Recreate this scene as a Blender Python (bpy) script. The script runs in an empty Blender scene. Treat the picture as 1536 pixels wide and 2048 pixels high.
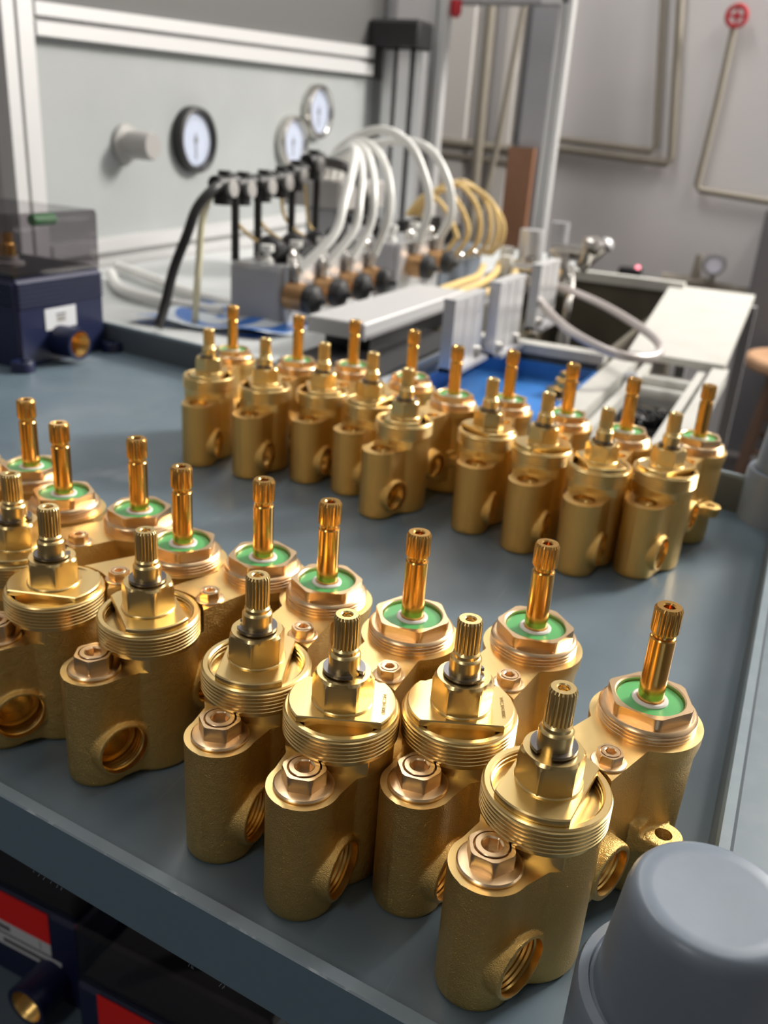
import bpy, bmesh, math, random
from mathutils import Vector, Matrix
random.seed(7)
C = bpy.context.scene.collection
SC = bpy.context.scene
PI = math.pi

# ------------------------------------------------------------------ camera
cam_d = bpy.data.cameras.new('camera')
cam = bpy.data.objects.new('camera', cam_d); C.objects.link(cam)
RX = Vector((0.901984, 0.426639, 0.066362))
DN = Vector((0.221226, -0.324669, -0.919592))
FW = Vector((-0.370788, 0.844138, -0.387230))
m = Matrix((RX, -DN, -FW)).transposed().to_4x4()
m.translation = Vector((0, 0, 0.30))
cam.matrix_world = m
cam_d.sensor_fit = 'HORIZONTAL'; cam_d.sensor_width = 36.0
cam_d.lens = 1795.2 * 36.0 / 1536.0
cam_d.clip_start = 0.01; cam_d.clip_end = 50
cam_d.dof.use_dof = True
cam_d.dof.focus_distance = 0.345
cam_d.dof.aperture_fstop = 15.5
SC.camera = cam

# ------------------------------------------------------------------ world, lamps, exposure
w = bpy.data.worlds.new('world'); SC.world = w; w.use_nodes = True
w.node_tree.nodes['Background'].inputs[0].default_value = (0.80, 0.88, 1.0, 1)
w.node_tree.nodes['Background'].inputs[1].default_value = 0.15

def area(name, loc, target, sx, sy, power, col):
    d = bpy.data.lights.new(name, 'AREA'); d.shape = 'RECTANGLE'; d.size = sx; d.size_y = sy
    d.energy = power; d.color = col
    o = bpy.data.objects.new(name, d); C.objects.link(o); o.location = loc
    o.rotation_euler = (Vector(target) - Vector(loc)).to_track_quat('-Z', 'Y').to_euler()
    return o
# daylight from the high window in the back wall, right of the view
area('window_daylight', (1.75, 3.90, 2.20), (-0.2, 0.5, 0.0), 1.2, 0.9, 430, (1.0, 0.95, 0.88))
# ceiling tube lamps, plus an added fill lamp behind the camera
for (x, y, p) in ((-1.1, 2.6, 18), (0.5, 2.6, 12), (-1.1, 0.9, 10), (0.35, 0.8, 3), (-0.8, -1.9, 15)):
    area('ceiling_and_fill_light', (x, y, 2.12), (x, y, 0), 0.25, 1.2, p, (1.0, 0.97, 0.93))
SC.view_settings.view_transform = 'Standard'
SC.view_settings.look = 'None'
SC.view_settings.exposure = 0.0
SC.view_settings.gamma = 1.0
SC.view_settings.use_curve_mapping = False

# ------------------------------------------------------------------ materials
def mat(name, col, rough=0.5, metal=0.0, bump=None, vary=None, spec=None, coat=0.0, rvar=None):
    mt = bpy.data.materials.new(name); mt.use_nodes = True
    nt = mt.node_tree; b = nt.nodes['Principled BSDF']
    b.inputs['Base Color'].default_value = (*col, 1)
    b.inputs['Roughness'].default_value = rough
    b.inputs['Metallic'].default_value = metal
    if spec is not None: b.inputs['Specular IOR Level'].default_value = spec
    if coat: b.inputs['Coat Weight'].default_value = coat
    tc = nt.nodes.new('ShaderNodeTexCoord')
    if vary:                                    # (scale, second colour, contrast low, high)
        sc, c2, lo, hi = vary
        n = nt.nodes.new('ShaderNodeTexNoise'); n.inputs['Scale'].default_value = sc
        n.inputs['Detail'].default_value = 6
        nt.links.new(tc.outputs['Object'], n.inputs['Vector'])
        r = nt.nodes.new('ShaderNodeValToRGB')
        r.color_ramp.elements[0].position = lo; r.color_ramp.elements[0].color = (*col, 1)
        r.color_ramp.elements[1].position = hi; r.color_ramp.elements[1].color = (*c2, 1)
        nt.links.new(n.outputs['Fac'], r.inputs['Fac']); nt.links.new(r.outputs['Color'], b.inputs['Base Color'])
    if rvar:
        sc, r0, r1 = rvar
        n = nt.nodes.new('ShaderNodeTexNoise'); n.inputs['Scale'].default_value = sc; n.inputs['Detail'].default_value = 5
        nt.links.new(tc.outputs['Object'], n.inputs['Vector'])
        r = nt.nodes.new('ShaderNodeMapRange'); r.inputs['From Min'].default_value = .35; r.inputs['From Max'].default_value = .65
        r.inputs['To Min'].default_value = r0; r.inputs['To Max'].default_value = r1
        nt.links.new(n.outputs['Fac'], r.inputs['Value']); nt.links.new(r.outputs['Result'], b.inputs['Roughness'])
    if bump:                                    # list of (scale, strength, distance)
        prev = None
        for (sc, st, di) in bump:
            n = nt.nodes.new('ShaderNodeTexNoise'); n.inputs['Scale'].default_value = sc; n.inputs['Detail'].default_value = 3
            nt.links.new(tc.outputs['Object'], n.inputs['Vector'])
            bp = nt.nodes.new('ShaderNodeBump'); bp.inputs['Strength'].default_value = st; bp.inputs['Distance'].default_value = di
            nt.links.new(n.outputs['Fac'], bp.inputs['Height'])
            if prev: nt.links.new(prev.outputs['Normal'], bp.inputs['Normal'])
            prev = bp
        nt.links.new(prev.outputs['Normal'], b.inputs['Normal'])
    return mt

M = {}
M['cast'] = mat('cast_brass', (0.79, 0.535, 0.185), 0.32, 1.0, bump=[(2300, 0.75, 0.0006), (900, 0.38, 0.0006), (170, 0.3, 0.0012)])
M['brass'] = mat('machined_brass', (0.90, 0.67, 0.30), 0.29, 1.0)
M['face'] = mat('milled_brass_face', (0.90, 0.66, 0.29), 0.37, 1.0, rvar=(90, .33, .43))
M['plug'] = mat('plug_brass', (0.86, 0.62, 0.37), 0.3, 1.0)
M['amber'] = mat('oiled_amber_brass', (0.82, 0.47, 0.13), 0.2, 1.0)
M['bore'] = mat('bore_brass', (0.80, 0.52, 0.17), 0.3, 1.0)
M['clip'] = mat('clip_steel', (0.22, 0.21, 0.22), 0.32, 1.0)
M['green'] = mat('green_nylon', (0.10, 0.42, 0.13), 0.35)
M['white'] = mat('white_nylon', (0.75, 0.73, 0.70), 0.35)
M['engrave'] = mat('engraved_mark', (0.30, 0.19, 0.06), 0.5, 0.6)
M['tray'] = mat('tray_plastic', (0.105, 0.150, 0.185), 0.38, 0, bump=[(40, 0.04, 0.004)], vary=(14, (0.125, 0.17, 0.20), .45, .8), rvar=(9, .3, .5))
def scuffed(mt, base, light):
    nt = mt.node_tree; b = nt.nodes['Principled BSDF']; tc = nt.nodes.new('ShaderNodeTexCoord'); prev = b.inputs['Base Color'].links[0].from_socket
    for (rot, sx, sy, lo, f) in ((0.5, 260, 5, .70, .35), (-0.9, 300, 7, .715, .30), (0.2, 14, 10, .66, .22)):
        mp = nt.nodes.new('ShaderNodeMapping'); mp.inputs['Rotation'].default_value = (0, 0, rot); mp.inputs['Scale'].default_value = (sx, sy, 1)
        n = nt.nodes.new('ShaderNodeTexNoise'); n.inputs['Scale'].default_value = 1.0; n.inputs['Detail'].default_value = 3
        r = nt.nodes.new('ShaderNodeMapRange'); r.inputs['From Min'].default_value = lo; r.inputs['From Max'].default_value = lo+.08; r.inputs['To Max'].default_value = f
        mx = nt.nodes.new('ShaderNodeMix'); mx.data_type = 'RGBA'; mx.inputs['B'].default_value = (*light, 1)
        nt.links.new(tc.outputs['Object'], mp.inputs['Vector']); nt.links.new(mp.outputs[0], n.inputs['Vector']); nt.links.new(n.outputs['Fac'], r.inputs['Value'])
        nt.links.new(r.outputs[0], mx.inputs['Factor']); nt.links.new(prev, mx.inputs['A']); prev = mx.outputs['Result']
    nt.links.new(prev, b.inputs['Base Color'])
scuffed(M['tray'], None, (0.42, 0.45, 0.48))
M['trayrim'] = mat('tray_rim_plastic', (0.16, 0.21, 0.24), 0.42, 0, vary=(60, (0.2, 0.245, 0.275), .45, .8))
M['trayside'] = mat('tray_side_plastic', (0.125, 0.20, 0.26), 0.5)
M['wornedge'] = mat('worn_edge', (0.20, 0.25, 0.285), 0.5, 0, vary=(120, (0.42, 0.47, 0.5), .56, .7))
M['traywall_shade'] = mat('tray_wall_shaded', (0.075, 0.095, 0.11), 0.45)  # walls darker than the tray floor: their shade is painted into the colour
M['post'] = mat('corner_post_plastic', (0.16, 0.195, 0.24), 0.34, 0, vary=(30, (0.185, 0.225, 0.275), .4, .7), rvar=(25, .28, .40))
M['navy'] = mat('navy_plastic', (0.007, 0.012, 0.050), 0.4)
M['black'] = mat('black_plastic', (0.012, 0.012, 0.013), 0.4)
M['dark'] = mat('dark_interior', (0.02, 0.02, 0.022), 0.7)
M['label'] = mat('label_paper', (0.62, 0.64, 0.67), 0.6)
M['print'] = mat('label_print', (0.12, 0.12, 0.12), 0.6)
M['red'] = mat('red_print', (0.85, 0.012, 0.010), 0.5)
M['alu'] = mat('aluminium', (0.68, 0.68, 0.69), 0.38, 0.75)
M['aluw'] = mat('white_aluminium', (0.54, 0.54, 0.54), 0.45, 0.25)
M['steel'] = mat('stainless_steel', (0.60, 0.58, 0.55), 0.22, 1.0)
M['panel'] = mat('panel_grey_paint', (0.31, 0.33, 0.33), 0.55, 0, vary=(5, (0.33, 0.35, 0.35), .4, .7))
M['rigtop'] = mat('rig_top_white', (0.48, 0.50, 0.50), 0.5)
M['slate'] = mat('slate_paint', (0.11, 0.13, 0.16), 0.5)
M['greymetal'] = mat('grey_block', (0.36, 0.36, 0.38), 0.45, 0.3)
M['brownfit'] = mat('bronze_fitting', (0.42, 0.24, 0.11), 0.35, 0.8)
M['hose'] = mat('white_hose_rubber', (0.72, 0.72, 0.69), 0.3)
M['ytube'] = mat('yellow_tube_rubber', (0.72, 0.52, 0.22), 0.25)
M['blue'] = mat('blue_plastic', (0.03, 0.17, 0.50), 0.4, 0, vary=(9, (0.04, 0.21, 0.58), .4, .7))
M['cream'] = mat('cream_plastic', (0.50, 0.495, 0.46), 0.5, 0, vary=(12, (0.45, 0.44, 0.40), .5, .8))
M['olive'] = mat('olive_tank', (0.095, 0.085, 0.06), 0.5)
M['wall'] = mat('wall_paint', (0.60, 0.58, 0.585), 0.7, 0, vary=(1.2, (0.56, 0.545, 0.55), .4, .7))
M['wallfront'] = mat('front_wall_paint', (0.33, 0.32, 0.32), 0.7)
M['wallwhite'] = mat('white_wall_strip', (0.70, 0.67, 0.64), 0.6)
M['pipe'] = mat('conduit_paint', (0.23, 0.205, 0.165), 0.5)
M['ceil'] = mat('ceiling_paint', (0.50, 0.50, 0.50), 0.8)
M['floor'] = mat('floor_concrete', (0.06, 0.055, 0.055), 0.5, 0, vary=(3, (0.075, 0.07, 0.07), .4, .7))
M['wood'] = mat('stool_wood', (0.50, 0.30, 0.18), 0.5, 0, vary=(20, (0.42, 0.24, 0.13), .4, .7))
M['woodleg'] = mat('stool_leg_wood', (0.13, 0.075, 0.05), 0.5)
M['board'] = mat('brown_board', (0.22, 0.10, 0.05), 0.55, 0, vary=(8, (0.27, 0.13, 0.07), .4, .7))
M['dial'] = mat('gauge_dial', (0.72, 0.73, 0.84), 0.5)
M['greycol'] = mat('grey_column_paint', (0.30, 0.30, 0.31), 0.45)
M['darkcol'] = mat('dark_column_paint', (0.14, 0.14, 0.15), 0.5)
M['redwheel'] = mat('red_wheel', (0.40, 0.02, 0.03), 0.4)
M['greytube'] = mat('braided_hose_grey', (0.52, 0.47, 0.45), 0.35, 0.3)
M['uppergrey'] = mat('upper_sheet_dark', (0.085, 0.085, 0.083), 0.6)  # darker grey for the board above the upper rail
M['padwhite'] = mat('knob_grey', (0.32, 0.31, 0.30), 0.45)

def clear_mat(name, tint, gloss=0.12, rough=0.05):
    mt = bpy.data.materials.new(name); mt.use_nodes = True; nt = mt.node_tree
    for n in list(nt.nodes):
        if n.type != 'OUTPUT_MATERIAL': nt.nodes.remove(n)
    out = [n for n in nt.nodes if n.type == 'OUTPUT_MATERIAL'][0]
    t = nt.nodes.new('ShaderNodeBsdfTransparent'); t.inputs[0].default_value = (*tint, 1)
    g = nt.nodes.new('ShaderNodeBsdfGlossy'); g.inputs['Roughness'].default_value = rough
    fr = nt.nodes.new('ShaderNodeMath'); fr.operation = 'MULTIPLY_ADD'; lw = nt.nodes.new('ShaderNodeLayerWeight'); pw = nt.nodes.new('ShaderNodeMath'); pw.operation = 'POWER'; pw.inputs[1].default_value = 4.0
    nt.links.new(lw.outputs['Facing'], pw.inputs[0]); nt.links.new(pw.outputs[0], fr.inputs[0]); fr.inputs[1].default_value = 0.8; fr.inputs[2].default_value = 0.04
    mx = nt.nodes.new('ShaderNodeMixShader')
    nt.links.new(fr.outputs[0], mx.inputs[0]); nt.links.new(t.outputs[0], mx.inputs[1]); nt.links.new(g.outputs[0], mx.inputs[2])
    nt.links.new(mx.outputs[0], out.inputs['Surface'])
    return mt
M['smoke'] = clear_mat('smoked_acrylic', (0.52, 0.50, 0.52))
M['glass'] = clear_mat('clear_glass', (0.93, 0.95, 0.97))

# striped plastic bag
def striped():
    mt = mat('blue_striped_film', (0.05, 0.2, 0.6), 0.35); nt = mt.node_tree; b = nt.nodes['Principled BSDF']
    tc = nt.nodes.new('ShaderNodeTexCoord'); wv = nt.nodes.new('ShaderNodeTexWave')
    wv.wave_type = 'RINGS'; wv.rings_direction = 'Z'; wv.inputs['Scale'].default_value = 5.0; wv.inputs['Distortion'].default_value = 1.0
    r = nt.nodes.new('ShaderNodeValToRGB'); r.color_ramp.elements[0].position = .42; r.color_ramp.elements[0].color = (0.03, 0.15, 0.50, 1)
    r.color_ramp.elements[1].position = .58; r.color_ramp.elements[1].color = (0.6, 0.66, 0.72, 1)
    nt.links.new(tc.outputs['Object'], wv.inputs['Vector']); nt.links.new(wv.outputs['Fac'], r.inputs['Fac'])
    nt.links.new(r.outputs['Color'], b.inputs['Base Color']); return mt
M['stripe'] = striped()

# ------------------------------------------------------------------ mesh helpers
def frame_from(d):
    d = Vector(d).normalized()
    a = Vector((0, 0, 1)) if abs(d.z) < 0.9 else Vector((1, 0, 0))
    u = a.cross(d).normalized(); v = d.cross(u)
    return u, v, d

def spline(pts, n):
    P = [Vector(p) for p in pts]; P = [P[0] * 2 - P[1]] + P + [P[-1] * 2 - P[-2]]
    out = []
    for i in range(1, len(P) - 2):
        for k in range(n):
            t = k / n; a, b, c, d = P[i-1], P[i], P[i+1], P[i+2]
            out.append(0.5 * ((2*b) + (c-a)*t + (2*a-5*b+4*c-d)*t*t + (3*b-a-3*c+d)*t*t*t))
    out.append(P[-2]); return out

class MB:
    def __init__(s): s.v = []; s.f = []; s.mi = []
    def add(s, vs, fs, mi=0):
        o = len(s.v); s.v += [tuple(x) for x in vs]
        s.f += [tuple(i + o for i in f) for f in fs]; s.mi += [mi] * len(fs); return s
    def box(s, a, b, mi=0, rot=0.0, piv=None):
        (x0, y0, z0), (x1, y1, z1) = a, b
        vs = [Vector(p) for p in ((x0,y0,z0),(x1,y0,z0),(x1,y1,z0),(x0,y1,z0),(x0,y0,z1),(x1,y0,z1),(x1,y1,z1),(x0,y1,z1))]
        if rot:
            pv = Vector(piv) if piv else sum(vs, Vector()) / 8
            R = Matrix.Rotation(rot, 3, 'Z'); vs = [R @ (p - pv) + pv for p in vs]
        return s.add(vs, [(0,3,2,1),(4,5,6,7),(0,1,5,4),(1,2,6,5),(2,3,7,6),(3,0,4,7)], mi)
    def bbox(s, a, b, c=0.002, mi=0):           # box with chamfered vertical edges and top edges
        (x0, y0, z0), (x1, y1, z1) = a, b
        def ring(e, z): 
            return [(x0+c+e*0, y0+e, z), (x1-c, y0+e, z), (x1-e, y0+c, z), (x1-e, y1-c, z), (x1-c, y1-e, z), (x0+c, y1-e, z), (x0+e, y1-c, z), (x0+e, y0+c, z)]
        r0 = ring(0, z0); r1 = ring(0, z1 - c); r2 = ring(c*.8, z1)
        vs = r0 + r1 + r2; fs = [tuple(range(7, -1, -1)), tuple(range(16, 24))]
        for k in range(2):
            for i in range(8): fs.append((k*8+i, k*8+(i+1) % 8, k*8+8+(i+1) % 8, k*8+8+i))
        return s.add(vs, fs, mi)
    def lathe(s, prof, n=48, c=(0,0,0), axis=(0,0,1), mi=0, rf=None, close=False, ph=0.0):
        u, v, d = frame_from(axis); c = Vector(c)
        if tuple(axis) == (0,0,1): u, v, d = Vector((1,0,0)), Vector((0,1,0)), Vector((0,0,1))
        rings = []; vs = []
        for (r, z) in prof:
            if r == 0 and not rf: rings.append([len(vs)]); vs.append(c + d*z)
            elif r == 0: rings.append([len(vs)]); vs.append(c + d*z)
            else:
                ix = []
                for k in range(n):
                    a = 2*PI*k/n + ph; rr = rf(a, r, z) if rf else r
                    ix.append(len(vs)); vs.append(c + u*(rr*math.cos(a)) + v*(rr*math.sin(a)) + d*z)
                rings.append(ix)
        fs = []
        seq = list(zip(rings[:-1], rings[1:]))
        if close: seq.append((rings[-1], rings[0]))
        for A, B in seq:
            if len(A) == 1 and len(B) == 1: continue
            for k in range(n):
                k2 = (k+1) % n
                if len(A) == 1: fs.append((A[0], B[k2], B[k]))
                elif len(B) == 1: fs.append((A[k], A[k2], B[0]))
                else: fs.append((A[k], A[k2], B[k2], B[k]))
        return s.add(vs, fs, mi)
    def cyl(s, p0, p1, r0, r1=None, n=24, mi=0):
        r1 = r0 if r1 is None else r1; L = (Vector(p1) - Vector(p0)).length
        return s.lathe([(0,0),(r0,0),(r1,L),(0,L)], n, p0, tuple(Vector(p1)-Vector(p0)), mi)
    def tube(s, pts, r, n=10, sub=8, mi=0, closed_path=False):
        P = spline(pts, sub) if sub > 1 else [Vector(p) for p in pts]
        t0 = (P[1]-P[0]).normalized(); u, v, d = frame_from(t0); vs = []; fs = []
        for i, p in enumerate(P):
            t = (P[min(i+1, len(P)-1)] - P[max(i-1, 0)]).normalized()
            u = (u - t*u.dot(t)).normalized(); v = t.cross(u)
            for k in range(n):
                a = 2*PI*k/n; vs.append(p + u*(r*math.cos(a)) + v*(r*math.sin(a)))
        for i in range(len(P)-1):
            for k in range(n): fs.append((i*n+k, i*n+(k+1) % n, (i+1)*n+(k+1) % n, (i+1)*n+k))
        fs.append(tuple(range(n-1, -1, -1))); fs.append(tuple(range((len(P)-1)*n, len(P)*n)))
        return s.add(vs, fs, mi)
    def prism(s, poly, z0, z1, mi=0):
        n = len(poly); vs = [(x, y, z0) for x, y in poly] + [(x, y, z1) for x, y in poly]
        fs = [tuple(range(n-1, -1, -1)), tuple(range(n, 2*n))] + [(i, (i+1) % n, n+(i+1) % n, n+i) for i in range(n)]
        return s.add(vs, fs, mi)
    def mesh(s, name, mats, sharp=32):
        me = bpy.data.meshes.new(name); me.from_pydata(s.v, [], s.f); me.update()
        bm = bmesh.new(); bm.from_mesh(me); bmesh.ops.recalc_face_normals(bm, faces=bm.faces); bm.to_mesh(me); bm.free()
        for mm in (mats if isinstance(mats, (list, tuple)) else [mats]): me.materials.append(mm)
        me.polygons.foreach_set('material_index', s.mi)
        me.polygons.foreach_set('use_smooth', [True]*len(me.polygons))
        me.set_sharp_from_angle(angle=math.radians(sharp)); me.update()
        return me
    def build(s, name, mats, parent=None, sharp=32):
        return put(name, s.mesh(name, mats, sharp), parent)

def put(name, me, parent=None, loc=None):
    o = bpy.data.objects.new(name, me); C.objects.link(o)
    if parent: o.parent = parent
    if loc: o.location = loc
    return o
def tag(o, label=None, cat=None, group=None, kind=None):
    if label: o['label'] = label
    if cat: o['category'] = cat
    if group: o['group'] = group
    if kind: o['kind'] = kind
    return o
def thing(name, label, cat, loc=(0,0,0), rz=0.0, group=None):
    o = bpy.data.objects.new(name, None); C.objects.link(o); o.empty_display_size = 0.02
    o.location = loc; o.rotation_euler = (0, 0, rz); return tag(o, label, cat, group)
def struct(o): o['kind'] = 'structure'; return o

# ------------------------------------------------------------------ the room
struct(MB().box((-2.7, -5.3, -0.85), (3.3, 4.1, -0.80)).build('floor', M['floor']))
struct(MB().box((-2.7, -5.3, 3.2), (3.3, 4.1, 3.25)).build('ceiling', M['ceil']))
struct(MB().box((-2.75, 4.0, -0.8), (3.3, 4.08, 3.2)).build('wall_back', M['wall']))
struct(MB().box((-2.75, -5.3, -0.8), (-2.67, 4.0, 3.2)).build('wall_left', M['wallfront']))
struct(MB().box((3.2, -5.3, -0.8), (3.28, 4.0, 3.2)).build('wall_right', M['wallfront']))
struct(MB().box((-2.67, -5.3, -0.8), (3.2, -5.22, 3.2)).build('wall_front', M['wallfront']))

# ------------------------------------------------------------------ the utility cart with its grey tray top
cart = thing('utility_cart', 'grey plastic utility cart whose tray top carries the brass valves', 'cart', (0, 0, 0))
H, HW, ZBOT = 0.006, 0.035, -0.0295          # low front lip; raised right, back and left walls
def fy(x): return 0.3075 + (x+1.25)*(0.2090-0.3075)/1.276
def by(x): return 0.834 - 0.151*(x-0.0155)
XW, XV = 0.0155, -1.25
MB().prism([(XV, fy(XV)+.007), (XW, fy(XW)+.007), (XW, by(XW)), (XV, by(XV))], -0.006, 0.0).build('tray_floor', M['tray'], cart)
def wall_strip(name, section):
    # section(t) gives the ring of 3-D points of the wall's profile at either end
    A, B = section(0), section(1); n = len(A)
    mb = MB().add(A + B, [tuple(range(n-1, -1, -1)), tuple(range(n, 2*n))] + [(k, (k+1) % n, n+(k+1) % n, n+k) for k in range(n)])
    return mb
def front(t):
    x = (XV, 0.026)[t]; y = fy(x)
    return [(x, y, ZBOT), (x, y, H-.0007), (x, y+.0007, H), (x, y+.006, H), (x, y+.007, 0.0), (x, y+.007, ZBOT)]
mb = wall_strip('front', front); mb.mi[2] = 1; mb.mi[3] = 2
mb.build('front_lip', [M['trayrim'], M['trayside'], M['wornedge']], cart, sharp=25)
def right(t):
    y = (0.2105, by(XW)+.002)[t]
    return [(XW, y, 0.0), (XW+.0012, y, HW-.003), (XW+.0025, y, HW), (XW+.0070, y, HW), (XW+.0085, y, HW-.002), (XW+.0095, y, ZBOT), (XW, y, ZBOT)]
mb = wall_strip('right', right); mb.mi[3] = mb.mi[4] = 1; mb.build('tray_wall', [M['traywall_shade'], M['trayrim']], cart, sharp=25)
def back(t):
    x = (XV, XW+.005)[t]; y = by(x)
    return [(x, y, 0.0), (x, y+.0012, HW-.003), (x, y+.0025, HW), (x, y+.0065, HW), (x, y+.0080, HW-.002), (x, y+.0090, ZBOT), (x, y, ZBOT)]
mb = wall_strip('back', back); mb.mi[3] = mb.mi[4] = 1; mb.build('tray_wall', [M['traywall_shade'], M['trayrim']], cart, sharp=25)
def left(t):
    y = (fy(XV)+.01, by(XV)+.002)[t]
    return [(XV, y, 0.0), (XV-.0025, y, HW), (XV-.0070, y, HW), (XV-.0095, y, ZBOT), (XV, y, ZBOT)]
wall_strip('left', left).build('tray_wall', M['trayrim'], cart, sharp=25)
def corner_post(x, y, z2):
    prof = [(0, -0.0295), (0.0365, -0.0295), (0.0362, 0.044), (0.0350, 0.047), (0.0318, 0.0475), (0.0312, 0.0462), (0.0300, 0.0462), (0.0298, 0.05),
            (0.0262, z2-0.006), (0.0255, z2-0.003), (0.0240, z2-0.0008), (0.0222, z2), (0.018, z2-0.0003), (0, z2-0.0008)]
    return MB().lathe(prof, 64, (x, y, 0)).build('corner_post', M['post'], cart, sharp=50)
corner_post(0.0155, 0.2385, 0.091)
corner_post(0.0225, 0.842, 0.098)
MB().prism([(-1.25, 0.31), (0.02, 0.26), (0.02, 0.82), (-1.25, 1.00)], -0.462, -0.452).build('lower_shelf', M['tray'], cart)
MB().prism([(0.026, 0.25), (0.12, 0.25), (0.12, 0.80), (0.026, 0.83)], -0.060, -0.050).build('side_ledge', M['trayrim'], cart)
MB().cyl((-0.0, 0.25, -0.80), (0.0, 0.25, -0.0295), 0.024).build('post_leg', M['post'], cart)
MB().cyl((0.0, 0.80, -0.80), (0.0, 0.80, -0.0295), 0.024).build('post_leg', M['post'], cart)
MB().cyl((-1.22, 0.34, -0.80), (-1.22, 0.34, -0.0295), 0.024).build('post_leg', M['post'], cart)
MB().cyl((-1.22, 0.98, -0.80), (-1.22, 0.98, -0.0295), 0.024).build('post_leg', M['post'], cart)
# ragged swarf of plastic along the lower front edge
rg = MB()
for k in range(20):
    x = random.choice((-0.262, -0.255, -0.16, -0.10)) + random.gauss(0, .006); y = fy(x)
    a = random.uniform(-.6, .6); L = random.uniform(.0006, .0026)
    rg.tube([(x, y-0.0003, -0.0295), (x+L*math.sin(a)*.6, y-0.0008, -0.0295-L*.5), (x+L*math.sin(a), y-0.0006, -0.0295-L)], 0.00015, 4, 2)
o = rg.build('burr', M['trayrim'], cart); o['kind'] = 'stuff'

# ------------------------------------------------------------------ brass shower valve: shared meshes
ZT, ZB, ZR = 0.0585, 0.0780, 0.0655     # front lobe face, bridge face, foot of the threaded collar
XL, XR = -0.0300, 0.0697                # lobe axis and rear axis, main axis at 0
P1, P2 = (-0.0265, 0.0200), (0.0235, 0.0365)    # port centres (x, z), both open towards -y
LUG = (0.0580, -0.0238, 0.0378)

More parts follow.
